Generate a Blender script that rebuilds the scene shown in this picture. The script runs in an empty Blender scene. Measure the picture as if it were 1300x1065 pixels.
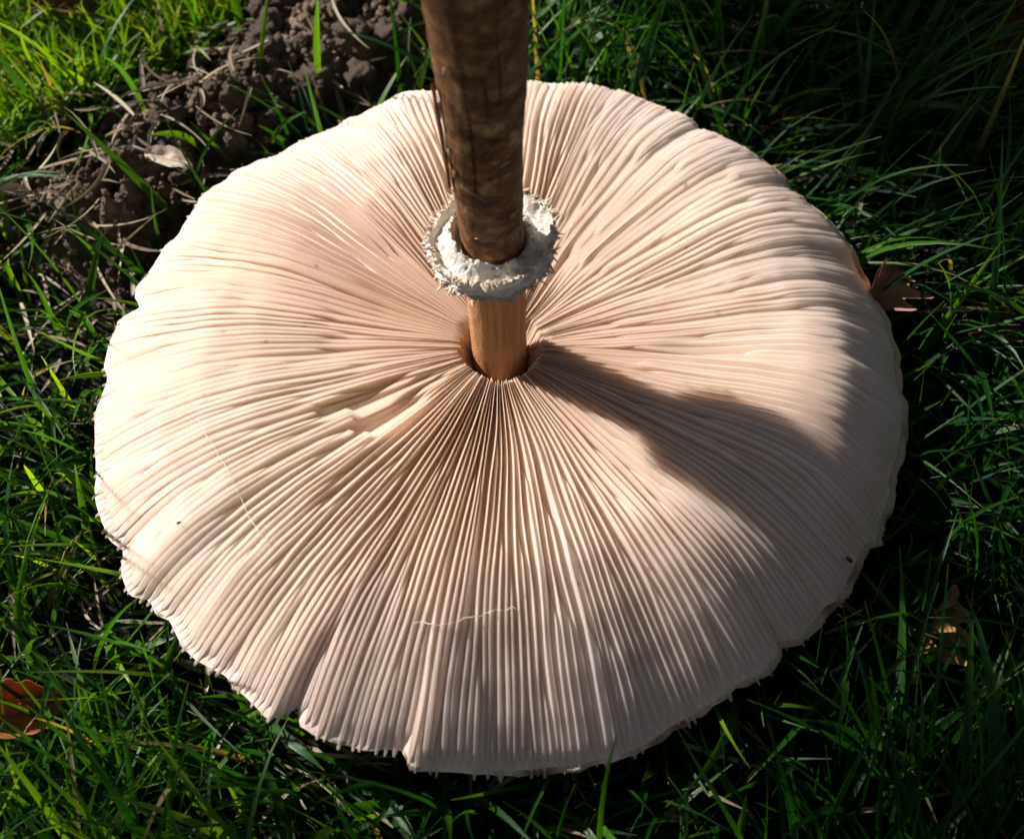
import bpy, bmesh, math, random
import numpy as np
from mathutils import Vector
random.seed(7); RNG = np.random.default_rng(11)
PI = math.pi; TAU = 2*PI
sc = bpy.context.scene; COL = sc.collection

# ---------------------------------------------------------------- camera, sky, sun, exposure
# world: metres, origin = centre of the cap on the plane of its rim, X right, Y away, Z up
R0 = 0.12                      # radius of the cap
TH = math.radians(57); FPX = 2000.0
CAM = Vector((0.00327, -0.25894, 0.39395))
cam = bpy.data.cameras.new('camera'); co = bpy.data.objects.new('camera', cam); COL.objects.link(co)
co.location = CAM; co.rotation_euler = (math.radians(90)-TH, 0, 0)
cam.sensor_width = 36; cam.lens = FPX*36/1300; cam.shift_y = -45/1300
cam.clip_start = 0.01; cam.clip_end = 500
cam.dof.use_dof = True; cam.dof.focus_distance = 0.452; cam.dof.aperture_fstop = 14
sc.camera = co

SUN_EL = math.radians(30); SUN_AZ = math.radians(150)      # where the sun stands (from +X, counter-clockwise)
SDIR = Vector((math.cos(SUN_EL)*math.cos(SUN_AZ), math.cos(SUN_EL)*math.sin(SUN_AZ), math.sin(SUN_EL)))
w = bpy.data.worlds.new('World'); sc.world = w; w.use_nodes = True
nt = w.node_tree; nt.nodes.clear()
sky = nt.nodes.new('ShaderNodeTexSky'); sky.sky_type = 'NISHITA'; sky.sun_disc = False
sky.sun_elevation = SUN_EL; sky.sun_rotation = PI/2 - SUN_AZ
sky.air_density = 0.4; sky.dust_density = 0.4; sky.ozone_density = 1.0
hs = nt.nodes.new('ShaderNodeHueSaturation'); hs.inputs['Saturation'].default_value = 0.45
bg = nt.nodes.new('ShaderNodeBackground'); bg.inputs['Strength'].default_value = 0.05
wo = nt.nodes.new('ShaderNodeOutputWorld')
nt.links.new(sky.outputs[0], hs.inputs['Color']); nt.links.new(hs.outputs[0], bg.inputs['Color']); nt.links.new(bg.outputs[0], wo.inputs[0])
sun = bpy.data.lights.new('sun', 'SUN'); sun.energy = 5.0; sun.angle = math.radians(1.2); sun.color = (1.0, 0.96, 0.935)
so = bpy.data.objects.new('sun', sun); COL.objects.link(so)
so.rotation_euler = SDIR.to_track_quat('Z', 'Y').to_euler(); so.location = SDIR*3
vs = sc.view_settings; vs.view_transform = 'Standard'; vs.look = 'None'; vs.exposure = 0.72; vs.gamma = 1.0; vs.use_curve_mapping = False

# ---------------------------------------------------------------- helpers
def at(px, py, z):
    """point of the place seen at photograph pixel (px, py) at height z"""
    d = Vector(((px-650)/FPX, 0, 0)) + Vector((0, math.sin(TH), math.cos(TH)))*(-(py-487.5)/FPX) + Vector((0, math.cos(TH), -math.sin(TH)))
    return CAM + d*((z-CAM.z)/d.z)
def at_np(px, py, z):
    px = np.asarray(px, float); py = np.asarray(py, float)
    dx = (px-650)/FPX; q = -(py-487.5)/FPX
    dy = q*math.sin(TH)+math.cos(TH); dz = q*math.cos(TH)-math.sin(TH)
    t = (z-CAM.z)/dz
    return CAM.x+dx*t, CAM.y+dy*t

_LAT = {}
def vnoise(x, y, seed=0, perx=None):
    """smooth value noise in -1..1; perx = whole period along x"""
    if seed not in _LAT: _LAT[seed] = np.random.default_rng(1000+seed).uniform(-1, 1, (256, 256))
    L = _LAT[seed]; x = np.asarray(x, float); y = np.asarray(y, float)
    x, y = np.broadcast_arrays(x, y)
    xi = np.floor(x).astype(int); yi = np.floor(y).astype(int); fx = x-xi; fy = y-yi
    fx = fx*fx*fx*(fx*(fx*6-15)+10); fy = fy*fy*fy*(fy*(fy*6-15)+10)
    m = perx or 256
    a, b = (xi % m) % 256, ((xi+1) % m) % 256; c, d = yi % 256, (yi+1) % 256
    return (L[a, c]*(1-fx)+L[b, c]*fx)*(1-fy)+(L[a, d]*(1-fx)+L[b, d]*fx)*fy
def fbm(x, y, seed=0, octv=4, gain=.5):
    s = 0; a = 1
    for o in range(octv): s = s+a*vnoise(x*2**o+o*17.3, y*2**o+o*9.1, seed+o); a *= gain
    return s
def sstep(a, b, x):
    t = np.clip((np.asarray(x, float)-a)/(b-a), 0, 1); return t*t*(3-2*t)

def link(name, me, m=None, parent=None, smooth=True):
    o = bpy.data.objects.new(name, me); COL.objects.link(o)
    if m and not me.materials: me.materials.append(m)
    if parent: o.parent = parent
    if smooth: me.polygons.foreach_set('use_smooth', np.ones(len(me.polygons), bool))
    return o
def mesh_np(name, V, F):
    """V (n,3), F (m,4) or (m,3) arrays -> mesh"""
    V = np.ascontiguousarray(V, np.float32); F = np.ascontiguousarray(F, np.int32)
    me = bpy.data.meshes.new(name); k = F.shape[1]
    me.vertices.add(len(V)); me.vertices.foreach_set('co', V.ravel())
    me.loops.add(F.size); me.loops.foreach_set('vertex_index', F.ravel())
    me.polygons.add(len(F)); me.polygons.foreach_set('loop_start', np.arange(0, F.size, k, dtype=np.int32))
    me.polygons.foreach_set('loop_total', np.full(len(F), k, np.int32))
    me.update(calc_edges=True); return me
def grid_faces(nu, nv, wrapu=False, wrapv=False):
    iu = np.arange(nu if wrapu else nu-1); iv = np.arange(nv if wrapv else nv-1)
    a, b = np.meshgrid(iu, iv, indexing='ij'); a2 = (a+1) % nu; b2 = (b+1) % nv
    return np.stack([a*nv+b, a2*nv+b, a2*nv+b2, a*nv+b2], -1).reshape(-1, 4)
def tag(o, label=None, cat=None, group=None, kind=None):
    for k, v in (('label', label), ('category', cat), ('group', group), ('kind', kind)):
        if v: o[k] = v
    return o
def empty(name, loc=(0, 0, 0)):
    o = bpy.data.objects.new(name, None); COL.objects.link(o); o.location = loc; o.empty_display_size = .01; return o

class NT:
    def __init__(s, name):
        s.m = bpy.data.materials.new(name); s.m.use_nodes = True; s.t = s.m.node_tree; s.t.nodes.clear()
        s.out = s.t.nodes.new('ShaderNodeOutputMaterial')
    def n(s, typ, **kw):
        x = s.t.nodes.new('ShaderNode'+typ)
        for k, v in kw.items():
            if k.startswith('_'): setattr(x, k[1:], v)
            else:
                key = int(k[1:]) if k[0] == 'i' and k[1:].isdigit() else k.replace('__', ' ')
                if isinstance(v, bpy.types.NodeSocket): s.t.links.new(v, x.inputs[key])
                else: x.inputs[key].default_value = v
        return x
    def ramp(s, fac, stops, interp='LINEAR'):
        r = s.n('ValToRGB'); r.color_ramp.interpolation = interp; e = r.color_ramp.elements
        while len(e) < len(stops): e.new(.5)
        for q, (p, c) in zip(e, stops): q.position = p; q.color = (*c, 1) if len(c) == 3 else c
        s.t.links.new(fac, r.inputs[0]); return r.outputs[0]
    def math(s, op, a, b=0.0, c=None):
        x = s.n('Math', _operation=op, i0=a, i1=b)
        if c is not None: x.inputs[2].default_value = c
        return x.outputs[0]
    def mix(s, fac, a, b, bt='MIX'):
        x = s.n('Mix', _data_type='RGBA', _blend_type=bt)
        for key, v in ((0, fac), (6, a), (7, b)):
            if isinstance(v, bpy.types.NodeSocket): s.t.links.new(v, x.inputs[key])
            else: x.inputs[key].default_value = v if key == 0 else (*v, 1)
        return x.outputs[2]
    def noise(s, vec, scale, detail=3, rough=.5, **kw):
        return s.n('TexNoise', Vector=vec, Scale=scale, Detail=detail, Roughness=rough, **kw).outputs[0]
    def obj(s): return s.n('TexCoord').outputs['Object']
    def mapping(s, vec, sc=(1, 1, 1)): return s.n('Mapping', Vector=vec, Scale=sc).outputs[0]
    def bump(s, h, strength, dist=.001): return s.n('Bump', Height=h, Strength=strength, Distance=dist).outputs[0]
    def end(s, sh): s.t.links.new(sh, s.out.inputs[0]); return s.m

# ---------------------------------------------------------------- materials
def mat_gill():
    m = NT('gill'); c = m.obj(); sp = m.n('SeparateXYZ', Vector=c)
    r = m.math('MULTIPLY', m.n('VectorMath', _operation='LENGTH', i0=m.n('CombineXYZ', X=sp.outputs[0], Y=sp.outputs[1]).outputs[0]).outputs['Value'], 1/R0)
    col = m.ramp(r, [(0.06, (.84, .69, .55)), (.32, (.93, .825, .72)), (.68, (.94, .90, .855)), (.90, (.92, .90, .88)), (1.0, (.90, .885, .87))])
    n1 = m.noise(c, 70, 4, .6); col = m.mix(m.ramp(n1, [(.42, (0, 0, 0)), (.75, (.22, .22, .22))]), col, (.74, .55, .41))
    n2 = m.noise(c, 420, 2); col = m.mix(m.ramp(n2, [(.66, (0, 0, 0)), (.74, (.18, .18, .18))]), col, (.58, .38, .25))
    sp1 = m.n('TexVoronoi', Vector=c, Scale=62).outputs[0]; col = m.mix(m.ramp(sp1, [(.035, (.8, .8, .8)), (.075, (0, 0, 0))]), col, (.34, .17, .085))      # small brown specks
    st = m.noise(c, 24, 5, .7); col = m.mix(m.ramp(st, [(.62, (0, 0, 0)), (.80, (.40, .40, .40))]), col, (.70, .50, .36))                                # faint bruises
    nb = m.noise(c, 900, 3, .6)
    p = m.n('BsdfPrincipled', Base__Color=col, Roughness=.62, Normal=m.bump(nb, .25, .0004)); p.inputs['Specular IOR Level'].default_value = .3
    t = m.n('BsdfTranslucent', Color=m.mix(.6, col, (.985, .875, .775)))
    return m.end(m.n('MixShader', i0=.68, i1=p.outputs[0], i2=t.outputs[0]).outputs[0])
def mat_flesh():
    m = NT('cap_flesh'); c = m.obj()
    col = m.ramp(m.noise(c, 120, 4), [(.3, (.80, .61, .46)), (.7, (.90, .76, .63))])
    return m.end(m.n('BsdfPrincipled', Base__Color=col, Roughness=.7, Normal=m.bump(m.noise(c, 700, 3), .3, .0005)).outputs[0])
def mat_skin():
    m = NT('cap_skin'); c = m.obj()
    v = m.n('TexVoronoi', Vector=c, Scale=90).outputs[0]
    col = m.mix(m.ramp(v, [(.25, (1, 1, 1)), (.5, (0, 0, 0))]), (.55, .42, .28), (.24, .13, .065))
    return m.end(m.n('BsdfPrincipled', Base__Color=col, Roughness=.85, Normal=m.bump(m.noise(c, 500, 4), .6, .001)).outputs[0])
def mat_stem():
    m = NT('stem_skin'); c = m.obj(); sp = m.n('SeparateXYZ', Vector=c)
    fib = m.noise(m.mapping(c, (900, 900, 45)), 1, 4, .6)          # fibres along the stem
    blot = m.noise(m.mapping(c, (150, 150, 230)), 1, 6, .68)        # snakeskin bands
    big = m.noise(m.mapping(c, (60, 60, 25)), 1, 3)
    up = m.ramp(m.math('MULTIPLY', sp.outputs[2], 8.0), [(.44, (0, 0, 0)), (.56, (1, 1, 1))])     # skin above the ring is darker and patterned
    plain = m.mix(m.ramp(fib, [(.35, (0, 0, 0)), (.7, (1, 1, 1))]), (.46, .195, .075), (.66, .33, .15))
    pat = m.ramp(blot, [(.38, (.030, .010, .003)), (.46, (.125, .048, .016)), (.55, (.235, .105, .038)), (.66, (.50, .30, .145))])
    pat = m.mix(m.ramp(fib, [(.3, (.35, .35, .35)), (.55, (0, 0, 0))]), pat, (.080, .030, .010))
    pat = m.mix(m.ramp(big, [(.4, (0, 0, 0)), (.65, (.5, .5, .5))]), pat, (.25, .115, .045))
    col = m.mix(up, plain, pat)
    h = m.math('ADD', m.math('MULTIPLY', fib, .5), m.math('MULTIPLY', blot, .7))
    h = m.math('ADD', h, m.math('MULTIPLY', m.noise(c, 1600, 3, .7), .5))
    p = m.n('BsdfPrincipled', Base__Color=col, Roughness=.72, Normal=m.bump(h, .9, .0010)); p.inputs['Specular IOR Level'].default_value = .3
    return m.end(p.outputs[0])
def mat_plain(name, stops, scale, rough=.8, bscale=None, bst=.5, bdist=.001, trans=0, spec=.4, tcol=None):
    m = NT(name); c = m.obj()
    col = m.ramp(m.noise(c, scale, 4, .6), stops)
    p = m.n('BsdfPrincipled', Base__Color=col, Roughness=rough, Normal=m.bump(m.noise(c, bscale or scale*4, 4, .65), bst, bdist)); p.inputs['Specular IOR Level'].default_value = spec
    if not trans: return m.end(p.outputs[0])
    t = m.n('BsdfTranslucent', Color=m.mix(.5, col, tcol) if tcol else col)
    return m.end(m.n('MixShader', i0=trans, i1=p.outputs[0], i2=t.outputs[0]).outputs[0])
def mat_grass(name, dry=False):
    m = NT(name); r = m.n('Attribute', _attribute_name='tone').outputs['Fac']; al = m.n('Attribute', _attribute_name='along').outputs['Fac']
    if dry: col = m.ramp(r, [(0, (.34, .25, .14)), (.4, (.55, .46, .32)), (.7, (.22, .15, .09)), (1, (.14, .09, .055))])
    else:
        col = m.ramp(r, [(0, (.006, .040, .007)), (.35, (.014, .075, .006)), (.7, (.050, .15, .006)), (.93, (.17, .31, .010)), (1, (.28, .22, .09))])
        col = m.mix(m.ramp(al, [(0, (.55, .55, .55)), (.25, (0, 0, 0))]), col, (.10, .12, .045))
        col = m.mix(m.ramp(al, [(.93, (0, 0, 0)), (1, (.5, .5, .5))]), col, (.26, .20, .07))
    ac = m.n('Attribute', _attribute_name='across').outputs['Fac']
    veins = m.math('SINE', m.math('MULTIPLY', ac, 40))
    p = m.n('BsdfPrincipled', Base__Color=col, Roughness=.38 if not dry else .6, Normal=m.bump(veins, .25, .0002)); p.inputs['Specular IOR Level'].default_value = .5
    t = m.n('BsdfTranslucent', Color=m.mix(1.0, col, (2.3, 2.0, .5), 'MULTIPLY') if not dry else col)
    return m.end(m.n('MixShader', i0=.42 if not dry else .25, i1=p.outputs[0], i2=t.outputs[0]).outputs[0])
def mat_soil():
    m = NT('soil'); c = m.obj()
    a = m.noise(c, 55, 6, .65); b = m.noise(c, 520, 6, .75)
    col = m.ramp(a, [(.3, (.050, .032, .021)), (.48, (.18, .122, .084)), (.68, (.38, .28, .20))])
    col = m.mix(m.ramp(b, [(.60, (0, 0, 0)), (.75, (.6, .6, .6))]), col, (.34, .27, .21))
    return m.end(m.n('BsdfPrincipled', Base__Color=col, Roughness=.9, Normal=m.bump(m.math('ADD', b, a), .9, .003)).outputs[0])
def mat_ground():
    m = NT('turf_ground'); c = m.obj()
    a = m.noise(c, 30, 5, .6); b = m.noise(c, 6, 4)
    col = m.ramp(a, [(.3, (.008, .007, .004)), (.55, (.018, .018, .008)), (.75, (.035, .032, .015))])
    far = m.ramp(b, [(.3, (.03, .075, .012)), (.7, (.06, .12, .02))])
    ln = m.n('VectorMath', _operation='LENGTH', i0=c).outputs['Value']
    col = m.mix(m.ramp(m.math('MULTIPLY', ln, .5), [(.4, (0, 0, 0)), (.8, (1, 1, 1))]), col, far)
    return m.end(m.n('BsdfPrincipled', Base__Color=col, Roughness=.95, Normal=m.bump(m.noise(c, 250, 5, .7), .8, .006)).outputs[0])
M = dict(gill=mat_gill(), flesh=mat_flesh(), skin=mat_skin(), stem=mat_stem(), grass=mat_grass('grass_blade'), dry=mat_grass('dry_grass', True),
         soil=mat_soil(), ground=mat_ground(),
         ring=mat_plain('ring_felt', [(.30, (.62, .47, .33)), (.45, (.84, .77, .67)), (.7, (.90, .87, .82))], 260, .8, 1300, .7, .0012, .12),
         tuft=mat_plain('ring_tuft', [(.35, (.50, .34, .20)), (.52, (.76, .62, .45)), (.75, (.86, .80, .70))], 300, .8, 1300, .5, .0006, .2),
         flake=mat_plain('stem_flake', [(.35, (.26, .15, .075)), (.65, (.48, .34, .20))], 400, .8, 1500, .5, .0005),
         peel=mat_plain('stem_peel', [(.35, (.30, .11, .045)), (.65, (.46, .20, .09))], 300, .7, 1500, .5, .0005, .2),
         crack=mat_plain('stem_crack', [(.3, (.035, .012, .006)), (.7, (.06, .02, .01))], 300, .9),
         leaf_orange=mat_plain('leaf_orange', [(.3, (.22, .075, .02)), (.6, (.42, .16, .04)), (.8, (.52, .26, .09))], 90, .55, 500, .5, .0008, .3, .4, (.8, .3, .05)),
         leaf_brown=mat_plain('leaf_brown', [(.3, (.10, .045, .022)), (.6, (.22, .10, .05)), (.8, (.34, .18, .09))], 90, .6, 500, .5, .0008, .15),
         leaf_salmon=mat_plain('leaf_salmon', [(.3, (.22, .10, .06)), (.6, (.44, .23, .15)), (.8, (.55, .33, .22))], 90, .6, 500, .5, .0008, .15),
         leaf_tan=mat_plain('leaf_tan', [(.3, (.30, .17, .06)), (.6, (.45, .29, .12)), (.8, (.16, .08, .03))], 110, .7, 500, .6, .0008, .15),
         leaf_pale=mat_plain('leaf_pale', [(.3, (.42, .33, .25)), (.6, (.62, .52, .42)), (.8, (.70, .62, .54))], 90, .6, 500, .4, .0008, .1),
         fly=mat_plain('fly_body', [(.3, (.008, .007, .006)), (.7, (.03, .025, .02))], 900, .35),
         wing=mat_plain('fly_wing', [(.3, (.08, .07, .06)), (.7, (.16, .14, .12))], 900, .3, trans=.5),
         thread=mat_plain('thread', [(.3, (.75, .66, .55)), (.7, (.85, .78, .68))], 300, .5))

# ---------------------------------------------------------------- terrain
ZG = -0.030                                        # general ground level (the cap rests on it)
SOIL_PX = [(-60, 265), (0, 215), (60, 180), (105, 150), (170, 105), (250, 72), (320, 20), (350, -60), (540, -60), (545, 40), (520, 95), (470, 130), (380, 175), (300, 240), (230, 320), (185, 370), (150, 385), (90, 350), (40, 345), (0, 320), (-60, 330)]
sx, sy = at_np([p[0] for p in SOIL_PX], [p[1] for p in SOIL_PX], ZG+.008)
SOIL = np.stack([sx, sy], 1)
def poly_dist(x, y, P):
    """signed distance to a polygon, positive inside"""
    x = np.asarray(x, float); y = np.asarray(y, float); d = np.full(x.shape, 1e9); ins = np.zeros(x.shape, bool)
    for k in range(len(P)):
        ax, ay = P[k]; bx, by = P[(k+1) % len(P)]
        ex, ey = bx-ax, by-ay; t = np.clip(((x-ax)*ex+(y-ay)*ey)/(ex*ex+ey*ey), 0, 1)
        d = np.minimum(d, np.hypot(x-ax-t*ex, y-ay-t*ey))
        c = ((ay > y) != (by > y)) & (x < (bx-ax)*(y-ay)/(by-ay+1e-12)+ax); ins ^= c
    return np.where(ins, d, -d)
def ground_z(x, y):
    rr = np.hypot(x, y); far = sstep(.15, .6, rr)
    z = ZG+.006*fbm(x*9, y*9, 40, 3)*(.25+.75*far)+.10*vnoise(x*.35, y*.35, 44)*sstep(1.5, 8, rr)
    z = np.minimum(z, np.where(rr < R0*.95, ZG-.002, 1))
    s = poly_dist(x, y, SOIL)
    return z+.026*sstep(-.015, .05, s)
def soil_relief(x, y):
    a = fbm(x*55, y*55, 60, 5, .55)
    b = np.abs(fbm(x*140, y*140, 70, 3)); return .0062*a-.0045*b+.0034*vnoise(x*300, y*300, 77)
g = .75*np.linspace(-1, 1, 190); ext = .75*1.28**np.arange(1, 22)
ax_ = np.concatenate([-ext[::-1], g, ext])
X, Y = np.meshgrid(ax_, ax_, indexing='ij')
Z = ground_z(X, Y)-.004
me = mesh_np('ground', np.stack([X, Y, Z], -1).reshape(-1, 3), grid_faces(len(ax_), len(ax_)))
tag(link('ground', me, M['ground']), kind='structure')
# raised bank of bare soil
x0, y0 = SOIL.min(0)-.02; x1, y1 = SOIL.max(0)+.02
nx, ny = int((x1-x0)/.0012), int((y1-y0)/.0012)
X, Y = np.meshgrid(np.linspace(x0, x1, nx), np.linspace(y0, y1, ny), indexing='ij')
S = poly_dist(X, Y, SOIL)+.010*fbm(X*40, Y*40, 90, 3)
Z = ground_z(X, Y)+soil_relief(X, Y)*sstep(-.01, .012, S)-.016*(1-sstep(-.012, .004, S))
me = mesh_np('soil_bank', np.stack([X, Y, Z], -1).reshape(-1, 3), grid_faces(nx, ny))
tag(link('soil_bank', me, M['soil']), kind='structure')

# ---------------------------------------------------------------- the mushroom
mush = empty('mushroom', (0, 0, ZG))
tag(mush, 'large parasol mushroom lying upside down with pale gills up and brown stem raised', 'mushroom')
OFF = Vector((0, 0, -ZG))                            # parts are modelled about the cap centre
OUT = [(-178.2,.990),(-174.2,1.004),(-169.1,1.010),(-162.7,1.012),(-154,1.025),(-150.9,1.006),(-147.5,1.026),(-144.3,1.031),(-142.3,1.012),(-137.9,.997),(-133.8,1.007),(-126.1,.992),(-119,1.011),(-117.2,.993),(-116.4,.962),(-115.0,.998),(-107.2,1.0),(-101.7,.979),(-100.6,1.014),(-93.3,1.001),(-84.6,1.007),(-80.7,1.009),(-72.2,1.007),(-64.4,.980),(-59,.979),(-57.6,.964),(-55,.990),(-49.6,.979),(-48.8,.964),(-46.4,.989),(-41.2,.986),(-37.5,.987),(-32.4,.991),(-29.9,.979),(-27.6,.977),(-26.2,1.001),(-23,.989),(-18.8,1.0),(-12.2,1.007),(-9,1.010),(-3.1,1.003),(4.9,1.005),(9.8,1.007),(14.8,.996),(22.7,1.005),(30.9,1.013),(37.8,1.006),(42.5,1.015),(49.5,1.014),(54.8,1.004),(55.9,.984),(56.9,1.008),(65.2,1.017),(71.9,1.020),(79.6,1.016),(86.1,1.002),(102,.994),(110.7,.988),(118,.972),(125.1,.978),(130,.969),(137.2,.988),(145,1.002),(151.6,.980),(156.8,.984),(165.0,.995),(166.7,.966),(168.1,.988),(169.5,1.007),(177.8,1.004)]
_op = np.radians([a for a, b in OUT]); _or = np.array([b for a, b in OUT])
def rim(ph):
    q = (np.asarray(ph)+PI) % TAU-PI
    base = np.interp(q, np.concatenate([_op-TAU, _op, _op+TAU]), np.tile(_or, 3))
    base = base*(1+.029*np.exp(-((((q+math.radians(105)+PI) % TAU)-PI)/.70)**2))
    return R0*(base+.006*vnoise(q*60/TAU+30, 0, 5, 60)+.006*vnoise(q*170/TAU+85, 3, 6, 170))
_hr = np.array([0, .056, .070, .10, .18, .30, .45, .60, .72, .82, .90, .96, 1.0, 1.1])
_hz = np.array([-.0, .04, .120, .138, .146, .153, .160, .164, .150, .118, .078, .038, .004, -.06])
# smooth the profile once on a fine table
_fr = np.linspace(0, 1.1, 441); _fz = np.interp(_fr, _hr, _hz); _k = np.hanning(15); _k /= _k.sum()
_fz = np.convolve(np.pad(_fz, 7, 'edge'), _k, 'valid')
def top_h(ph, rho):
    """height of the gill edges; rho = share of the way to the rim"""
    u = np.asarray(ph)/TAU
    z = np.interp(rho, _fr, _fz)
    amp = sstep(.2, .8, rho)
    z = z+amp*(.018*vnoise(u*9, rho*2.2, 21, 9)+.013*vnoise(u*22+.3, rho*2.6+4, 22, 22)+.010*vnoise(u*47+.3, rho*4+4, 23, 47)*sstep(.5, 1, rho))
    wr = np.exp(-((((np.asarray(ph)+math.radians(15)+PI) % TAU)-PI)/.75)**2)          # the right-hand margin droops more
    wn = np.exp(-((((np.asarray(ph)+math.radians(105)+PI) % TAU)-PI)/.70)**2); z = z+wn*.045*sstep(.35, 1.0, rho)
    z = z+wr*(.014*sstep(.4, .75, rho)-.050*sstep(.76, 1.0, rho))
    return z*R0
def gill_depth(rho): return R0*np.interp(rho, [0, .09, .2, .45, .8, .95, 1.0, 1.1], [.04, .045, .040, .034, .027, .019, .013, .012])

# cap flesh (the floor between the gills) and the skin below
nph, nr = 480, 46
ph = np.linspace(0, TAU, nph, endpoint=False); rho = np.concatenate([[.0, .05, .068, .076], np.linspace(.088, .995, nr-4)])
PH, RH = np.meshgrid(ph, rho, indexing='ij'); RR = rim(PH)*RH
ZF = top_h(PH, RH)-gill_depth(RH); ZF = np.where(RH < .075, -.012, ZF)
_t = at(440, 535, .0175); _tp = math.atan2(_t.y, _t.x); _tr = math.hypot(_t.x, _t.y)/R0
ZF = ZF-.0030*np.exp(-(((PH-_tp+PI) % TAU-PI)/.11)**2)*sstep(_tr+.01, _tr-.03, RH)*sstep(_tr-.24, _tr-.08, RH)      # hollow under the torn gills
V = np.stack([RR*np.cos(PH), RR*np.sin(PH), ZF], -1)
me = mesh_np('cap_flesh', V.reshape(-1, 3), grid_faces(nph, nr, wrapu=True)); o = link('cap_flesh', me, M['flesh'], mush); o.location = OFF
nr2 = 26; rho = np.concatenate([[.985, .998, 1.003, 1.001], np.linspace(.98, 0.0, nr2-4)])
PH, RH = np.meshgrid(ph, rho, indexing='ij')
RR = rim(PH)*RH*(.991+.011*np.exp(-((((PH+math.radians(10)+PI) % TAU)-PI)/.9)**2))*(1+np.where(RH > .9, .004*vnoise(PH*300/TAU, 2, 31, 300), 0))
ZU = (-.235*(1-np.clip(RH, 0, 1)**2.0)-.016)*R0+np.where(RH > .9, top_h(PH, np.minimum(RH, 1)), top_h(PH, 1.0)*RH**3)
ZU[:, 0] = (top_h(PH, RH)-gill_depth(RH))[:, 0]+.0001; ZU[:, 1] = (top_h(PH, RH)-gill_depth(RH))[:, 1]+.0007; ZU[:, 2] = ZU[:, 1]-.0006
V = np.stack([RR*np.cos(PH), RR*np.sin(PH), ZU], -1)
me = mesh_np('cap_skin', V.reshape(-1, 3), grid_faces(nph, nr2, wrapu=True)[:, ::-1]); o = link('cap_skin', me, M['skin'], mush); o.location = OFF

# gills: full, middle and short ones
NG = 372
tier = [('F', 'S', 'H', 'F', 'S', 'H', 'F', 'S')[i % 8] for i in range(NG)]
rs = np.array([RNG.uniform(.068, .080) if t == 'F' else RNG.uniform(.17, .48) if t == 'H' else RNG.uniform(.50, .90) for t in tier])
rg = np.linspace(.07, 1.0, 90)
wgt = sstep(-.03, .20, rg[None, :]-rs[:, None])*.96+.04*(rg[None, :] > rs[:, None]-.1)
wgt = wgt*(1+.45*vnoise(np.arange(NG)[:, None]*1.7, rg[None, :]*.9, 14))
PHI = TAU*(np.cumsum(wgt, 0)-wgt/2)/wgt.sum(0)
PHI = PHI-(PHI-PHI[:, 45:46]).mean(0)                    # no overall swirl
drift = PHI-PHI[:, -1:]; kern = np.hanning(23); kern /= kern.sum()                  # gills run straight: neighbours share no common bend
drift = np.stack([np.convolve(np.pad(drift[:, j], 11, 'wrap'), kern, 'valid') for j in range(drift.shape[1])], 1)
PHI = PHI-drift+.30
pitch = TAU*wgt/wgt.sum(0)
def bunch(p, r):
    u = p/TAU
    return (.06/31*vnoise(u*31, r*1.6, 51, 31)+.10/17*vnoise(u*17+.5, r*.9+7, 52, 17)+.16/67*vnoise(u*67, r*1.4, 53, 67))*sstep(.12, .5, r)
PHI = PHI+bunch(PHI, rg[None, :])
tear = at(440, 535, .0175); tear_ph = math.atan2(tear.y, tear.x); tear_r = math.hypot(tear.x, tear.y)/R0
NS = 44
FR = np.array([0, .5, .86, 1.0, .86, .5, 0]); SD = np.array([-1.15, -.80, -.42, 0, .42, .80, 1.15])
gf = grid_faces(NS, 7); SHORT = np.sort(rs)[299]; shortV = []
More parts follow.
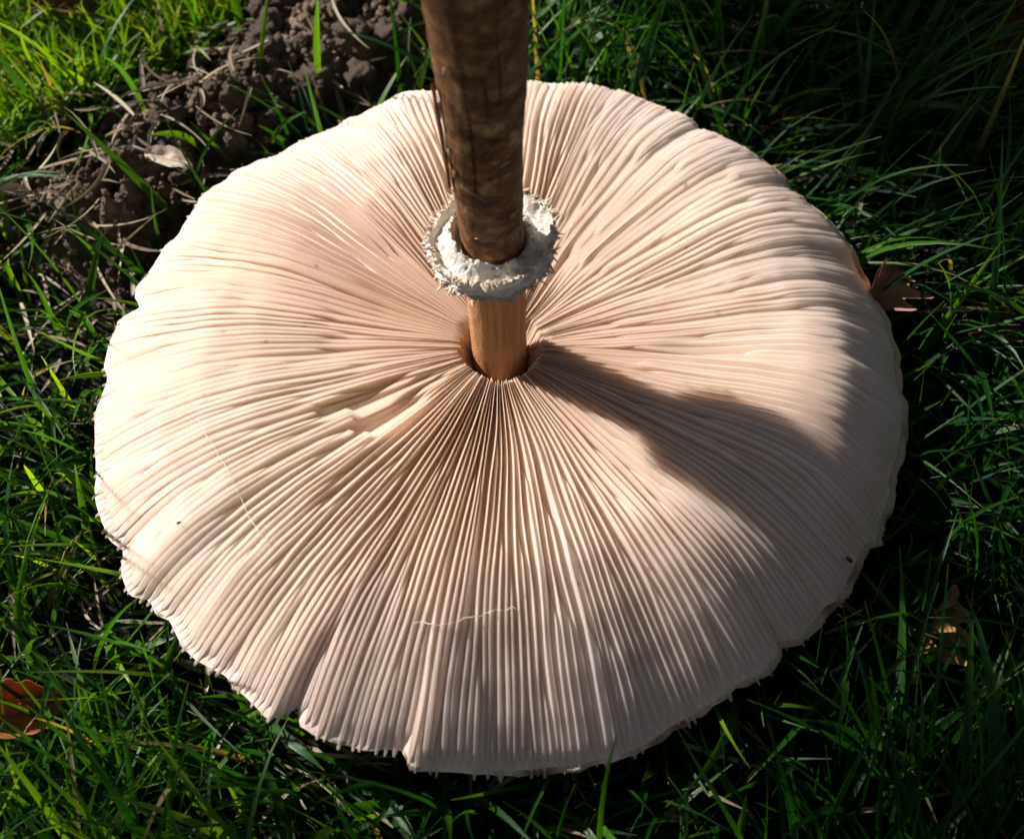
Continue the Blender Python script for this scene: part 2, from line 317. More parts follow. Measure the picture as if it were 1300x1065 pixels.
for i in range(NG):
    end = 1.0+RNG.uniform(-.016, .007)
    s = rs[i]+(end-rs[i])*np.linspace(0, 1, NS)**.92
    p = np.interp(s, rg, PHI[i]); pit = np.interp(s, rg, pitch[i])
    Rr = rim(np.interp(.97, rg, PHI[i])*np.ones(1))[0]*.6+rim(p)*.4
    r = s*np.where(s > .5, Rr, R0+(Rr-R0)*s/.5)
    d = gill_depth(s); z1 = top_h(p, s); z0 = z1-d
    hf = 1+.10*vnoise(s*7, i*3.1, 61)+RNG.uniform(-.07, .05)
    hf = hf*(.05+.95*sstep(0, .02 if tier[i] == 'F' else .13, s-rs[i]))*(1-.88*sstep(.958, end, s))
    dph = (np.interp(tear_r, rg, PHI[i])-tear_ph+PI) % TAU-PI
    torn = abs(dph) < .155
    if torn and (i % 9 or abs(dph) > .1):                                      # broken gills
        ro = tear_r+.03*RNG.uniform(-1, 1)-.12*dph; ri = tear_r-.19+RNG.uniform(-.05, .05)+.5*abs(dph)
        hf = hf*(1-(1-sstep(ro-.003, ro, s))*sstep(ri-.06, ri+.03, s)*RNG.uniform(.86, .97))
    pm = pit*r                                              # room for this gill
    hw = np.minimum(np.interp(s, [.08, .3, .6, .85, 1.0], [.00022, .00034, .00045, .00066, .00086])*RNG.uniform(.85, 1.12), pm*.40)
    hw = np.maximum(hw, .00012)*(1-.70*sstep(end-.022, end, s)**1.5)
    lean = (.45*vnoise(p*13/TAU, s*1.0, 71, 13)+.45*vnoise(p*37/TAU, s*1.2, 72, 37)+.22*vnoise(s*1.8, i*1.3, 73))*sstep(.10, .35, s)
    sysl = .12*np.sin(math.radians(150)-p)*(1-1.25*np.exp(-((((p+math.radians(72)+PI) % TAU)-PI)/.36)**2))
    lean = lean*.7+sysl*sstep(.12, .4, s)
    lean = lean+.25*np.exp(-((((p-math.radians(140)+PI) % TAU)-PI)/.5)**2)*sstep(.3, .8, s)
    off = SD[None, :]*hw[:, None]+(FR[None, :]**1.25)*(lean*d*hf)[:, None]
    zz = z0[:, None]-.0006+FR[None, :]*(d*hf+.0006)[:, None]
    cp, sp_ = np.cos(p)[:, None], np.sin(p)[:, None]
    V = np.stack([r[:, None]*cp-off*sp_, r[:, None]*sp_+off*cp, zz], -1)
    F = np.vstack([gf, [[(NS-1)*7+0, (NS-1)*7+1, (NS-1)*7+5, (NS-1)*7+6], [(NS-1)*7+1, (NS-1)*7+2, (NS-1)*7+4, (NS-1)*7+5]]])   # outer end closed
    if rs[i] > SHORT: shortV.append(V.reshape(-1, 3)); continue
    me = mesh_np('gill', V.reshape(-1, 3), F)
    o = link('gill', me, M['gill'], mush); o.location = OFF
me = mesh_np('short_gill', np.vstack(shortV), np.vstack([F+k*NS*7 for k in range(len(shortV))]))
o = link('short_gill', me, M['gill'], mush); o.location = OFF; o['kind'] = 'stuff'      # beyond 300: the shortest ones at the rim

# stem
HS = np.array([-.012, 0, .03, .06, .075, .09, .11, .13, .15, .19, .225, .245, .262, .275, .280])
RS = np.array([.0080, .0080, .0079, .0083, .0087, .0092, .0099, .0108, .0118, .0135, .0155, .0185, .0185, .012, .003])
def stem_c(z): return -.0004-.026*np.maximum(z-.01, 0)-.05*np.maximum(z-.05, 0)**1.0*.2, .0005+.0*z
nz, na = 210, 72
z = np.interp(np.linspace(0, 1, nz), np.linspace(0, 1, len(HS)), HS); rad = np.interp(z, HS, RS)
rad = np.convolve(np.pad(rad, 4, 'edge'), np.ones(9)/9, 'valid')
A = np.linspace(0, TAU, na, endpoint=False); ZZ, AA = np.meshgrid(z, A, indexing='ij')
RR = rad[:, None]*(1+.035*vnoise(AA/TAU*5, ZZ*30, 81, 5)+.02*vnoise(AA/TAU*11, ZZ*60, 82, 11))+.00018*vnoise(AA/TAU*26, ZZ*420, 83, 26)*sstep(.05, .07, ZZ)+.00012*vnoise(AA/TAU*60, ZZ*900, 84, 60)
RR = RR-.0006*np.exp(-((((AA-4.45+.02*np.sin(ZZ*90)+PI) % TAU)-PI)/.05)**2)*sstep(.085, .10, ZZ)      # groove
CX, CY = stem_c(ZZ)
V = np.stack([CX+RR*np.cos(AA), CY+RR*np.sin(AA), ZZ], -1)
me = mesh_np('stem', V.reshape(-1, 3), grid_faces(nz, na, wrapv=True)[:, ::-1]); stem = link('stem', me, M['stem'], mush); stem.location = OFF
def stem_pt(a, z, lift=0):
    r = np.interp(z, z_, rad)+lift if False else np.interp(z, HS, RS)+lift; cx, cy = stem_c(z); return Vector((cx+r*math.cos(a), cy+r*math.sin(a), z))
def ribbon(name, pts, nrm, width, m, parent, th=.0003):
    """thin curved strip with thickness; pts list of Vector, nrm list of outward normals"""
    n = len(pts); V = []
    for k in range(n):
        t = (pts[min(k+1, n-1)]-pts[max(k-1, 0)]).normalized(); b = t.cross(nrm[k]).normalized(); wd = width(k/(n-1))
        V += [pts[k]-b*wd, pts[k]-b*wd*.4+nrm[k]*th*1.6, pts[k]+b*wd*.4+nrm[k]*th*1.6, pts[k]+b*wd, pts[k]-nrm[k]*th]
    me = mesh_np(name, np.array([tuple(v) for v in V]), grid_faces(n, 5, wrapv=True)); return link(name, me, m, parent)
def stem_strip(name, path, width, m, lift=.0001, th=.00016):
    pts = [stem_pt(a, z_h, lift) for a, z_h in path]; nr_ = [Vector((math.cos(a), math.sin(a), 0)) for a, z_h in path]
    return ribbon(name, pts, nr_, width, m, stem, th)
# cracked, lifted pieces of skin on the stem
rk = random.Random(12)
for a0, zc, ln, drop, wd in [(4.35, .0945, .75, -.0040, .0009), (4.72, .0755, .95, .0012, .0005), (3.62, .1035, .22, .0060, .0010), (3.45, .1175, .16, .0050, .0011), (5.25, .1045, .30, .0014, .0006), (5.55, .114, .22, -.0010, .0007), (3.80, .0975, .20, .0030, .0006), (5.50, .083, .30, .0016, .0006), (4.05, .136, .2, .002, .0006)]:
    n = 20; j1, j2 = rk.uniform(0, 9), rk.uniform(0, 9)
    path = [(a0+ln*(t-.5), zc+drop*(t-.4)+.0009*float(vnoise(t*4+j1, j2, 140))+.0006*float(vnoise(t*11+j2, j1, 141))) for t in np.linspace(0, 1, n)]
    stem_strip('skin_flake', path, lambda t, wd=wd, j=j1: wd*(.08+math.sin(PI*t**.6)**1.2)*(1+.6*float(vnoise(t*8, j, 142))), M['flake'])
for a0, za, zb, wob in [(4.42, .093, .152, .05), (4.86, .121, .139, .03), (5.16, .126, .155, .03)]:
    stem_strip('crack', [(a0+wob*math.sin(t*5), za+(zb-za)*t) for t in np.linspace(0, 1, 20)], lambda t: .00022*(.2+math.sin(PI*min(1, t*1.2+.1))), M['crack'], .0001, .0001)
stem_strip('peeling_strip', [(3.42+.06*math.sin(t*7), .089+.038*t) for t in np.linspace(0, 1, 24)], lambda t: .0011*(.12+math.sin(PI*t)**.6)*(1+.3*math.sin(t*23)), M['peel'], .0006, .0004)

# ring: a loose double-edged cuff round the stem
RZ = .0635; rcx, rcy = stem_c(RZ); rcx = float(rcx)-.0004
prof = np.array([(.0090, -.0078), (.0092, -.002), (.0097, .0032), (.0106, .0048), (.0116, .0044), (.0128, .0018), (.0146, .0004), (.0160, .0012), (.0168, .0022), (.0170, .0012), (.0158, -.0008), (.0148, -.0018), (.0156, -.0026), (.0160, -.0034), (.0150, -.0054), (.0124, -.0076), (.0090, -.0078)])
ti = np.linspace(0, len(prof)-1, 60); pr = np.stack([np.interp(ti, np.arange(len(prof)), prof[:, k]) for k in (0, 1)], 1)[:-1]
na = 220; A = np.linspace(0, TAU, na, endpoint=False); AA, K = np.meshgrid(A, np.arange(len(pr)), indexing='ij')
PR = pr[K, 0]; PZ = pr[K, 1]
side = .5+.5*np.cos(AA-.35)                         # right-hand side: hollow next to the stem, raised outer lip
outer = sstep(.0098, .0160, PR)
PZ = PZ+side*(.0032*sstep(.0145, .0165, PR)*(PZ > -.001)-.0030*np.exp(-((PR-.0112)/.0016)**2)*(PZ > 0))
nz1 = vnoise(AA/TAU*24, K*.25, 91, 24); nz2 = vnoise(AA/TAU*70, K*.6, 92, 70)
PR = PR*(1+.035*vnoise(AA/TAU*7, K*.05, 93, 7)*outer)+(.00065*nz1+.00045*nz2)*outer
PZ = PZ+(.00045*vnoise(AA/TAU*30, K*.2, 94, 30)+.00035*vnoise(AA/TAU*90, K*.4, 95, 90))*sstep(.0094, .0105, PR)
inn = np.exp(-((PR-.0104)/.0009)**2)*(PZ > .001)
PZ = PZ+inn*.0016*np.maximum(0, vnoise(AA/TAU*34, 3, 96, 34)+.4)*(1-side*.8)
PZ = PZ-.0016*np.cos(AA-PI*.75)*outer*.6
V = np.stack([rcx+PR*np.cos(AA), rcy+PR*np.sin(AA), RZ+PZ], -1)
me = mesh_np('ring', V.reshape(-1, 3), grid_faces(na, len(pr), wrapu=True, wrapv=True)[:, ::-1]); ring = link('ring', me, M['ring'], mush); ring.location = OFF
def tufts(name, n, k0, ln, up, wd, seed):
    rr = random.Random(seed); Vs = []; Fs = []
    for j in range(n):
        a = TAU*(j+rr.uniform(-.4, .4))/n; ia = int(a/TAU*na) % na
        b = Vector(V[ia, k0 % len(pr)]); ra = Vector((math.cos(a), math.sin(a), 0)); tg = Vector((-math.sin(a), math.cos(a), 0))
        L = ln*rr.uniform(.25, 1.0)**1.0*(1.4 if rr.random() < .2 else 1); dr = (ra+Vector((0, 0, up+rr.uniform(-.35, .35)))+tg*rr.uniform(-.9, .9)).normalized()
        curl = Vector((0, 0, rr.uniform(-.5, 1.3)))+tg*rr.uniform(-.8, .8)
        wq = wd*rr.uniform(.5, 1.4); nm = dr.cross(tg).normalized(); base = len(Vs)*1
        for q in range(5):
            t = q/4; c = b-dr*.0008+dr*L*t+curl*L*.35*t*t; ww = wq*(1-.8*t**1.3)+.00003
            th = .00016*(1-t)+.00003
            for sx_, sn in ((-1, 0), (0, 1), (1, 0), (0, -1)): Vs.append(tuple(c+tg*ww*sx_+nm*th*sn))
        for q in range(4):
            for e in range(4): Fs.append((base+q*4+e, base+q*4+(e+1) % 4, base+q*4+4+(e+1) % 4, base+q*4+4+e))
    me = mesh_np(name, np.array(Vs), np.array(Fs)); o = link(name, me, M['tuft'], ring); o['kind'] = 'stuff'; return o
ktop = int(np.argmax(pr[:, 0]+.3*pr[:, 1])); klow = int(np.argmin(np.abs(pr[:, 0]-.0157)+np.abs(pr[:, 1]+.0042))); kin = int(np.argmin(np.abs(pr[:, 0]-.0108)+np.abs(pr[:, 1]-.0050)))
tufts('upper_fringe', 210, ktop, .0026, .05, .0006, 1); tufts('lower_fringe', 240, klow, .0034, -.60, .0007, 2); tufts('inner_fringe', 110, kin, .0017, .9, .0006, 3)

# ---------------------------------------------------------------- grass
def blades(name, root, length, width, az, a0, a1, tone, m, fold=.35, S=9, twist=None, bendaz=None):
    """all blades of one patch in one mesh; a0, a1 = lean from upright at root and tip"""
    N = len(length); t = np.linspace(0, 1, S)[None, :]
    al = a0[:, None]+(a1-a0)[:, None]*t**1.3; azt = az[:, None]+(bendaz[:, None] if bendaz is not None else 0)*t
    d = np.stack([np.sin(al)*np.cos(azt), np.sin(al)*np.sin(azt), np.cos(al)], -1)
    step = length[:, None, None]/(S-1)
    P = root[:, None, :]+np.concatenate([np.zeros((N, 1, 3)), np.cumsum((d[:, :-1]+d[:, 1:])/2*step, 1)], 1)
    side = np.stack([-np.sin(azt), np.cos(azt), np.zeros_like(azt)], -1); nrm = np.cross(side, d)
    tw = (twist if twist is not None else np.zeros(N))[:, None]*(.3+.7*t)
    sd = side*np.cos(tw)[..., None]+nrm*np.sin(tw)[..., None]; nn = np.cross(sd, d)
    wv = width[:, None]*np.minimum(1, .55+t*2.2)*np.clip(1-t**2.6, 0, 1)*.5+.00008
    L = P-sd*wv[..., None]-nn*(wv*fold)[..., None]; Rr = P+sd*wv[..., None]-nn*(wv*fold)[..., None]
    V = np.stack([L, P, Rr], 2)                                  # N,S,3,3
    return V
def blade_mesh(name, V, tone, m):
    N, S = V.shape[:2]
    f = grid_faces(S, 3); F = (np.arange(N)[:, None, None]*(S*3)+f[None]).reshape(-1, 4)
    me = mesh_np(name, V.reshape(-1, 3), F)
    for nm, arr in (('tone', np.repeat(tone, S*3)), ('along', np.tile(np.repeat(np.linspace(0, 1, S), 3), N)), ('across', np.tile(np.array([0, .5, 1.]), N*S))):
        a = me.attributes.new(nm, 'FLOAT', 'POINT'); a.data.foreach_set('value', arr.astype(np.float32))
    return link(name, me, m)
def clear_of_cap(V, tone, margin=.0015, zmin=-.016):
    """drop blades that would cut through the cap, the ring or the stem"""
    r = np.hypot(V[..., 0], V[..., 1]); q = np.arctan2(V[..., 1], V[..., 0]); lim = rim(q)
    zu = (-.235*(1-np.clip(r/lim, 0, 1)**2)-.03)*R0
    bad = ((r < lim+margin) & (V[..., 2] > zu)).any((1, 2))
    return V[~bad], tone[~bad]
def scatter(n, half, seed, cx=0, cy=.08):
    g_ = np.random.default_rng(seed); x = cx+g_.uniform(-half, half, n); y = cy+g_.uniform(-half, half, n); return g_, x, y
# dense turf round the cap
g_, x, y = scatter(60000, .55, 5)
s = poly_dist(x, y, SOIL); rr = np.hypot(x, y)
keep = (rr > R0*.80) & (g_.uniform(0, 1, len(x)) < np.where(s > .010, .012, np.where(s > -.004, .12, 1.0)))
lawn = (x < -.01) & (s < 0) & (y > .13-.35*(x+.1)) & (y > .05)
keep &= ~(lawn & (g_.uniform(0, 1, len(x)) < .75))
x, y, s = x[keep], y[keep], s[keep]; n = len(x)
clump = vnoise(x*38, y*38, 101); dirn = TAU*vnoise(x*7, y*7, 102)
zr = ground_z(x, y)-.004
left = sstep(.05, -.2, x)
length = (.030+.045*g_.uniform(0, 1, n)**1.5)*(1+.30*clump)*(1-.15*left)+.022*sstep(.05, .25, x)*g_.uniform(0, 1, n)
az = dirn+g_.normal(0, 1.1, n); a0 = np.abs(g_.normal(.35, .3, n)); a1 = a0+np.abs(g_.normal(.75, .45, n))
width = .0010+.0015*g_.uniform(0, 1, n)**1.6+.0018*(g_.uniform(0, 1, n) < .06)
tone = np.clip(.42+.22*clump*.6+g_.normal(0, .20, n)+.16*left+.24*sstep(.10, .16, y)*sstep(.05, -.08, x)-.22*sstep(.02, .15, x), 0, .93); tone = np.where(g_.uniform(0, 1, n) < .03, 1.0, tone)  # sun and shade tinted into the blades: brighter left and behind, darker right
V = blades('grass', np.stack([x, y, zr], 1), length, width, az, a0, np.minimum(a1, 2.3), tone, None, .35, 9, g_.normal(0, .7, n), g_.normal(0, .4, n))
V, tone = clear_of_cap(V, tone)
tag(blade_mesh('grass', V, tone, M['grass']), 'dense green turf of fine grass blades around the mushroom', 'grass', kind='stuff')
# short bright lawn beyond the soil bank
g_ = np.random.default_rng(15); n = 24000; px, py = g_.uniform(-250, 420, n), g_.uniform(-330, 330, n); x, y = at_np(px, py, ZG+.01)
s = poly_dist(x, y, SOIL); kp = (s < -.002) & (np.hypot(x, y) > R0*1.5) & ((py < 250-px*.55) | (g_.uniform(0, 1, n) < .1)); x, y = x[kp], y[kp]; n = len(x)
az = 2.3+g_.normal(0, 1.2, n); a0 = np.abs(g_.normal(.5, .35, n))
V = blades('g', np.stack([x, y, ground_z(x, y)-.003], 1), (.012+.024*g_.uniform(0, 1, n)), .0012+.0014*g_.uniform(0, 1, n), az, a0, a0+np.abs(g_.normal(.7, .4, n)), None, None, .35, 7, g_.normal(0, .7, n))
tn = np.clip(g_.normal(.84, .14, n), 0, .95); tn = np.where(g_.uniform(0, 1, n) < .04, 1, tn); V, tn = clear_of_cap(V, tn)
tag(blade_mesh('lawn_grass', V, tn, M['grass']), 'short bright sunlit lawn grass beyond the soil bank', 'grass', kind='stuff')
# outer turf, coarser
g_, x, y = scatter(26000, 1.7, 6, 0, .3); keep = (np.abs(x) > .53) | (np.abs(y-.08) > .53); x, y = x[keep], y[keep]; n = len(x)
V = blades('g', np.stack([x, y, ground_z(x, y)-.004], 1), .05+.06*g_.uniform(0, 1, n), .002+.003*g_.uniform(0, 1, n), g_.uniform(0, TAU, n), np.abs(g_.normal(.3, .25, n)), np.abs(g_.normal(1.1, .4, n)), None, None, .35, 6, g_.normal(0, .7, n))
tag(blade_mesh('outer_grass', V, np.clip(g_.normal(.5, .2, n), 0, 1), M['grass']), 'coarser green lawn grass of the wider meadow', 'grass', kind='stuff')
# dry straw lying in the turf and on the soil
pts = [(RNG.uniform(-20, 260), RNG.uniform(150, 460)) for _ in range(90)]+[(RNG.uniform(0, 560), RNG.uniform(-30, 160)) for _ in range(36)]+[(RNG.uniform(0, 1300), RNG.uniform(0, 1060)) for _ in range(380)]
x, y = at_np([p[0] for p in pts], [p[1] for p in pts], ZG+.01); n = len(x); g_ = np.random.default_rng(9)
V = blades('d', np.stack([x, y, ground_z(x, y)+g_.uniform(.002, .012, n)], 1), g_.uniform(.006, .030, n), g_.uniform(.0006, .0016, n), g_.uniform(0, TAU, n), g_.normal(1.45, .12, n), g_.normal(1.6, .15, n), None, None, .5, 7, g_.normal(0, .8, n), g_.normal(0, .6, n))
tn = g_.uniform(0, 1, n); V, tn = clear_of_cap(V, tn)
tag(blade_mesh('dry_grass', V, tn, M['dry']), 'dry pale straw and dead grass lying on the soil', 'dry grass', kind='stuff')
# single blades that stand out
def big_blade(label, root, mid, tip, wd, tone, ctrl_up=0):
    a, b, c = [at(*p) for p in (root, mid, tip)]; b = b+Vector((0, 0, ctrl_up)); S = 18
    P = np.array([tuple(a*(1-t)**2+b*2*t*(1-t)+c*t*t) for t in np.linspace(0, 1, S)])
    d = np.gradient(P, axis=0); d /= np.linalg.norm(d, axis=1)[:, None]
    sd = np.cross(d, [0.2, -.5, .8]); sd /= np.linalg.norm(sd, axis=1)[:, None]; nn = np.cross(sd, d); nn *= np.sign(nn[:, 2:3]+1e-9)
    t = np.linspace(0, 1, S); wv = (wd*np.minimum(1, .6+t*2)*np.clip(1-t**3, 0, 1)*.5+.0001)[:, None]
    V = np.stack([P-sd*wv+nn*wv*.35, P, P+sd*wv+nn*wv*.35], 1)[None]
    return tag(blade_mesh('grass_blade', V, np.array([tone]), M['grass']), label, 'grass blade', 'grass blades that stand out')
big_blade('broad bright grass blade rising from behind the cap rim over the soil bank', (236, 292, -.024), (165, 215, -.004), (82, 142, .012), .0026, .72)
big_blade('pale sunlit grass blade standing beside the brown curled leaf', (1150, 478, -.03), (1205, 400, -.01), (1272, 306, .02), .0026, .75)
big_blade('thin grass blade lying level behind the brown stem', (700, 92, -.02), (810, 66, -.004), (918, 58, -.006), .0020, .7)
big_blade('arched grass blade with a broad tip in the shaded turf', (1112, 138, -.02), (1190, 120, .012), (1292, 156, -.004), .0024, .6)
big_blade('broad dark grass blade beside the tan leaf fragment', (1110, 712, -.03), (1215, 690, -.01), (1288, 640, -.002), .0036, .2)
big_blade('stout grass blade pointing up at the scalloped cap rim', (186, 884, -.03), (205, 860, -.012), (230, 796, -.002), .0028, .6)
big_blade('short wide grass blade below the lower cap rim', (322, 905, -.03), (355, 925, -.01), (412, 978, -.012), .0034, .4)
big_blade('upright grass blade growing from the soil clods', (405, 98, -.012), (400, 50, .012), (404, -8, .04), .0024, .72)
big_blade('slender curved grass blade arching over the soil clods', (345, 182, -.012), (352, 155, 0), (388, 142, .006), .0013, .6)
big_blade('tall grass blade leaning over the turf', (1196, 120, -.02), (1260, 60, .01), (1300, -20, .03), .0018, .7)

# ---------------------------------------------------------------- soil clods and crumbs
def clod_mesh(seed, sub=4):
    bm = bmesh.new(); bmesh.ops.create_icosphere(bm, subdivisions=sub, radius=1)
    for v in bm.verts:
        p = v.co; k = 1+.28*vnoise(p.x*1.3+seed*7, p.y*1.3+3, 110)+.20*vnoise(p.z*1.7+seed*3, p.x*1.7-p.y, 113)+.16*vnoise(p.x*4+seed, p.z*4+p.y*2, 111)+.12*vnoise(p.y*8+seed, p.z*8-p.x*2, 112)+.06*vnoise(p.x*17+seed, p.y*17+p.z*9, 114)
        v.co = p*float(k)
    me = bpy.data.meshes.new('soil_clod'); bm.to_mesh(me); bm.free(); me.materials.append(M['soil']); return me
clods = [clod_mesh(k) for k in range(6)]
rc = random.Random(4); nclod = 0
while nclod < 60:
    px, py = rc.uniform(150, 520), rc.uniform(0, 320)
    p = at(px, py, ZG+.02); s = float(poly_dist(np.array([p.x]), np.array([p.y]), SOIL)[0])
    if s < .004 or math.hypot(p.x, p.y) < R0*1.06 or (py > 150 and px < 200): continue
    r = rc.uniform(.0022, .0062)*(1.15 if px > 260 else .8)
    o = link('soil_clod', clods[rc.randrange(6)]); x, y = np.array([p.x]), np.array([p.y])
    o.location = (p.x, p.y, float((ground_z(x, y)+soil_relief(x, y))[0])+r*.35); o.scale = (r, r*rc.uniform(.7, 1.1), r*rc.uniform(.6, .9)); o.rotation_euler = (rc.uniform(0, 6), rc.uniform(0, 6), rc.uniform(0, 6))
    tag(o, 'dark rounded clod of crumbly soil on the bare soil bank', 'soil clod', 'soil clods on the bare bank'); nclod += 1
bm = bmesh.new(); bmesh.ops.create_icosphere(bm, subdivisions=1, radius=1); cv = np.array([v.co[:] for v in bm.verts]); cf = np.array([[v.index for v in f.verts] for f in bm.faces]); bm.free()
g_ = np.random.default_rng(21); n = 17000; x = g_.uniform(x0, x1, n); y = g_.uniform(y0, y1, n); k = (poly_dist(x, y, SOIL) > -.004) & (np.hypot(x, y) > R0*1.03); x, y = x[k], y[k]; n = len(x)
r = .0003+.0015*g_.uniform(0, 1, n)**2.5; z = ground_z(x, y)+soil_relief(x, y)+r*.4
Vc = cv[None]*(r[:, None]*g_.uniform(.6, 1.3, (n, 12)))[..., None]+np.stack([x, y, z], 1)[:, None, :]
me = mesh_np('soil_crumbs', Vc.reshape(-1, 3), (np.arange(n)[:, None, None]*12+cf[None]).reshape(-1, 3)); tag(link('soil_crumbs', me, M['soil'], smooth=False), 'loose crumbs of soil scattered over the bank', 'soil', kind='stuff')

# ---------------------------------------------------------------- fallen leaves
def leaf(name, label, px, py, z, size, rz, rx, ry, m, curl=.5, aspect=.55, lobes=0, seed=0):
    p = at(px, py, z); t = empty(name, p); t.rotation_euler = (rx, ry, rz); tag(t, label, 'leaf')
    nu, nv = 26, 15; U, W = np.meshgrid(np.linspace(0, 1, nu), np.linspace(-1, 1, nv), indexing='ij')
    prof = np.sin(PI*np.clip(U, 0, 1)**.85)**.75*(1+lobes*.28*np.sin(U*24+seed))*(1+.12*vnoise(U*9+seed*5, np.sign(W)*3.1+9, 120))
    x = (U-.5)*size; y = W*prof*size*aspect*.5
    z_ = size*(curl*.55*(np.abs(W)*prof)**1.7+.10*curl*np.sin(U*4+seed)+.05*vnoise(U*5+seed, W*3+seed, 121)+.012*np.abs(np.sin((U*9-np.abs(W)*2.5)*PI))*prof)
    top = np.stack([x, y, z_+.0002], -1).reshape(-1, 3); bot = np.stack([x, y, z_-.0001], -1).reshape(-1, 3); f = grid_faces(nu, nv)
    link('blade', mesh_np('blade', np.vstack([top, bot]), np.vstack([f, f[:, ::-1]+nu*nv])), m, t)
    pts = [Vector((s_*size-.5*size, 0, size*(.10*curl*math.sin(max(0, min(1, s_))*4+seed)+.05*float(vnoise(max(0, min(1, s_))*5+seed, seed, 121)))+.0002)) for s_ in np.linspace(-.22, .95, 16)]
    ribbon('midrib', pts, [Vector((0, 0, 1))]*16, lambda q: .0006*(1-.8*q), m, t, .0004)
    return t
leaf('fallen_leaf', 'brown curled leaf tucked against the right hand rim of the cap', 1122, 364, -.006, .022, .9, .5, -.2, M['leaf_salmon'], .8, .7, 1, 1)
leaf('fallen_leaf', 'orange fallen leaf half buried in the sunlit turf', 22, 905, -.012, .026, .5, .3, .3, M['leaf_orange'], .6, .6, 0, 2)
leaf('fallen_leaf', 'torn tan leaf fragment standing in the dark turf', 1186, 792, -.014, .025, 1.10, .6, -.4, M['leaf_tan'], .9, .45, 1, 3)
leaf('fallen_leaf', 'pale dry leaf lying on the bare soil bank', 214, 203, -.006, .018, -.35, .15, .1, M['leaf_pale'], .25, .42, 0, 4)
leaf('fallen_leaf', 'pinkish dry leaf at the edge of the straw', 4, 246, -.010, .018, .1, .1, .1, M['leaf_pale'], .3, .3, 0, 5)
leaf('fallen_leaf', 'dark brown leaf in the shaded turf beside the tall leaning grass blade', 1284, 50, -.012, .030, .7, .4, .2, M['leaf_brown'], .7, .6, 0, 6)
leaf('fallen_leaf', 'dark reddish leaf sunk in the bright lawn behind the bank', 96, 12, -.014, .028, .2, .2, .1, M['leaf_brown'], .6, .6, 0, 7)
leaf('fallen_leaf', 'small brown leaf half hidden in turf near the pale sunlit blade', 1268, 424, -.016, .018, .3, .2, .3, M['leaf_brown'], .7, .7, 0, 8)

# ---------------------------------------------------------------- small creatures and threads on the gills
def surf(px, py, dz=0):
    z = .015
    for _ in range(8):
        p = at(px, py, z); q = math.atan2(p.y, p.x); z = float(top_h(np.array([q]), np.array([math.hypot(p.x, p.y)/float(rim(np.array([q]))[0])]))[0])+dz
    return at(px, py, z)
def fly(label, px, py, size, rz):
    t = empty('fly', surf(px, py, .0003)); t.rotation_euler = (0, .1, rz); t.scale = (size,)*3; tag(t, label, 'fly')
    def ell(name, c, s, m, sub=2):
        bm = bmesh.new(); bmesh.ops.create_icosphere(bm, subdivisions=sub, radius=1)
        for v in bm.verts: v.co = Vector((v.co.x*s[0]+c[0], v.co.y*s[1]+c[1], v.co.z*s[2]+c[2]))
        me = bpy.data.meshes.new(name); bm.to_mesh(me); bm.free(); return link(name, me, m, t)
    ell('abdomen', (-.42, 0, .25), (.45, .2, .19), M['fly']); ell('thorax', (.12, 0, .28), (.26, .22, .22), M['fly']); ell('head', (.46, 0, .26), (.15, .18, .16), M['fly'])
    for s_ in (-1, 1):
        ell('wing', (-.35, .2*s_, .42), (.55, .15, .015), M['wing'])
        for k in range(3): ribbon('leg', [Vector((.2-.18*k, .12*s_, .2)), Vector((.25-.3*k, .42*s_, .32)), Vector((.3-.4*k, .62*s_, .0))], [Vector((0, 0, 1))]*3, lambda q: .03, M['fly'], t, .03)
fly('small black fly sitting near the shaded rim of the cap', 1077, 711, .0016, 2.2)
fly('tiny brown gnat resting on sunlit outer gills', 228, 664, .0010, .6)
def thread(label, px, rad_, name='thread'):
    pts = [surf(a, b, .0006) for a, b in px]; P = np.array([tuple(p) for p in pts]); t = np.linspace(0, 1, len(P)); tt = np.linspace(0, 1, 40)
    P = np.stack([np.interp(tt, t, P[:, k]) for k in range(3)], 1); ker = np.ones(5)/5
    P = np.stack([np.convolve(np.pad(P[:, k], 2, 'edge'), ker, 'valid') for k in range(3)], 1)
    ang = np.linspace(0, TAU, 6, endpoint=False); d = np.gradient(P, axis=0); d /= np.linalg.norm(d, axis=1)[:, None]
    u = np.cross(d, [0, 0, 1.]); u /= np.linalg.norm(u, axis=1)[:, None]; v = np.cross(u, d)
    wv = (1+.5*vnoise(np.arange(40)*.5, rad_*1e5, 150))[:, None, None]; P[:, 0] += .0006*vnoise(np.arange(40)*.35, 2, 151); P[:, 1] += .0006*vnoise(np.arange(40)*.35, 7, 151); P[:, 2] += .0003*vnoise(np.arange(40)*.6, 3, 152)
    V = P[:, None]+rad_*wv*(u[:, None]*np.cos(ang)[None, :, None]+v[:, None]*np.sin(ang)[None, :, None])
    tag(link(name, mesh_np(name, V.reshape(-1, 3), grid_faces(40, 6, wrapv=True)), M['thread']), label, 'thread')
thread('pale fine thread lying across the gills below the stem', [(523, 789), (560, 791), (600, 784), (625, 777), (655, 771)], .00013)
thread('long hair thin strand crossing the gills beside the torn patch', [(248, 528), (262, 552), (290, 600), (312, 648), (345, 700)], .00008)

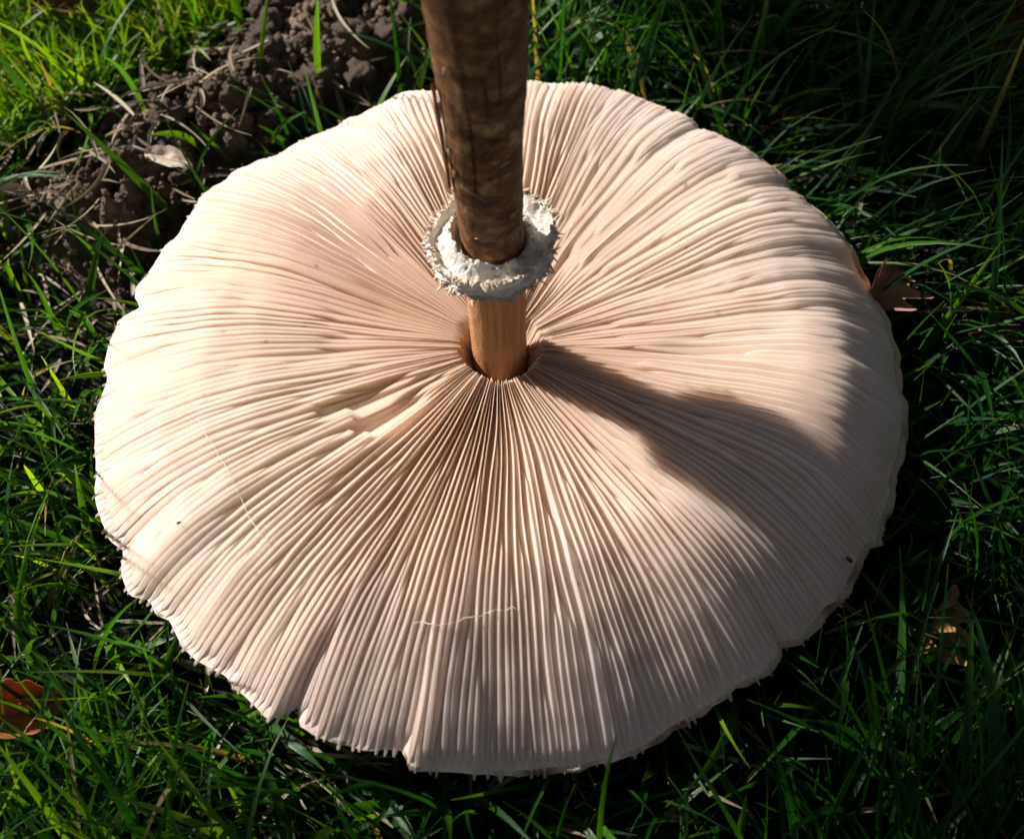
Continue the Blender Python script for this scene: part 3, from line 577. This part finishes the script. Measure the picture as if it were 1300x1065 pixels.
# ---------------------------------------------------------------- tree added out of view, its boughs placed to shade the turf at right
tdir = Vector((-SDIR.x, -SDIR.y, 0)).normalized(); nperp = Vector((-tdir.y, tdir.x, 0)); TT = math.tan(SUN_EL)
def uv(u, v, z): p = tdir*u+nperp*v; return Vector((p.x, p.y, z))
tree = empty('added_shade_tree', uv(-1.3, .85, ZG)); tag(tree, 'added broadleaf tree out of view with low boughs that shade the turf', 'tree')
tloc = tree.location.copy()
def limb(pts, r0, r1):
    pts = [p-tloc for p in pts]; n = 14; P = np.array([tuple(p) for p in pts]); t = np.linspace(0, 1, len(P)); tt = np.linspace(0, 1, n)
    P = np.stack([np.interp(tt, t, P[:, k]) for k in range(3)], 1); P[1:-1] = (P[:-2]+P[1:-1]*2+P[2:])/4
    d = np.gradient(P, axis=0); d /= np.linalg.norm(d, axis=1)[:, None]; u = np.cross(d, [.31, .2, .93]); u /= np.linalg.norm(u, axis=1)[:, None]; v = np.cross(u, d)
    a = np.linspace(0, TAU, 8, endpoint=False); r = (r0+(r1-r0)*tt)[:, None, None]
    return (P[:, None]+r*(u[:, None]*np.cos(a)[None, :, None]+v[:, None]*np.sin(a)[None, :, None])).reshape(-1, 3), grid_faces(n, 8, wrapv=True)
def k_low(v): return np.where(np.abs(v) < .022, .17, np.interp(v, [-.6, -.15, -.125, -.06, .0, .05, .1, .14, .2, .7], [.0, .0, .07, .085, .08, .074, .056, .03, -.055, -.06]))  # lower edge of the added crown, shaped to keep its shade off the cap
def joined(name, parts, m, parent):
    o_ = 0; Vs, Fs = [], []
    for v_, f_ in parts: Vs.append(v_); Fs.append(f_+o_); o_ += len(v_)
    return link(name, mesh_np(name, np.vstack(Vs), np.vstack(Fs)), m, parent)
bark = mat_plain('bark', [(.3, (.06, .045, .03)), (.7, (.16, .12, .085))], 60, .9, 200, .8, .004)
leafm = mat_plain('tree_leaf', [(.3, (.03, .08, .015)), (.7, (.07, .13, .03))], 20, .5, 200, .3, .002, .25)
boughs = [limb([tloc, uv(-1.3, .84, .5), uv(-1.32, .86, 1.0), uv(-1.28, .82, 1.5)], .035, .018)]
for zb, ze in ((.62, .98), (.85, 1.16), (.75, .90)):
    boughs.append(limb([uv(-1.31, .85, zb), uv(-1.3+RNG.uniform(-.1, .1), .45, (zb+ze)/2+.05), uv(-1.3+RNG.uniform(-.1, .1), .05, ze), uv(-1.3+RNG.uniform(-.1, .1), -.5, ze+.02)], .014, .004))
joined('trunk', boughs, bark, tree)
g_ = np.random.default_rng(33); n = 8500
v = g_.uniform(-.55, .75, n); k = k_low(v)+.42*g_.uniform(0, 1, n)**1.15; u = -1.3+g_.uniform(-.16, .16, n)
kp = (vnoise(v*9, k*14, 131)+.5*vnoise(v*22, k*30, 132) > -.55); v, k, u = v[kp], k[kp], u[kp]; n = len(v)
c = tdir.x*u+nperp.x*v, tdir.y*u+nperp.y*v, k-u*TT; c = np.stack(c, 1)-np.array(tloc)
L = g_.uniform(.016, .030, n); q = g_.normal(0, 1, (n, 3)); q /= np.linalg.norm(q, axis=1)[:, None]; e = np.cross(q, g_.normal(0, 1, (n, 3))); e /= np.linalg.norm(e, axis=1)[:, None]; nn = np.cross(q, e)
sh = np.array([(-1, 0, 0), (-.35, .5, .08), (.35, .45, .1), (1, 0, -.1), (.35, -.45, .1), (-.35, -.5, .08), (0, 0, 0)])
Vl = c[:, None]+L[:, None, None]*(sh[None, :, :1]*q[:, None]+sh[None, :, 1:2]*e[:, None]+sh[None, :, 2:]*nn[:, None])
fl = np.array([(0, 6, 1), (1, 6, 2), (2, 6, 3), (3, 6, 4), (4, 6, 5), (5, 6, 0)])
o = link('crown', mesh_np('crown', Vl.reshape(-1, 3), (np.arange(n)[:, None, None]*7+fl[None]).reshape(-1, 3)), leafm, tree); o['kind'] = 'stuff'
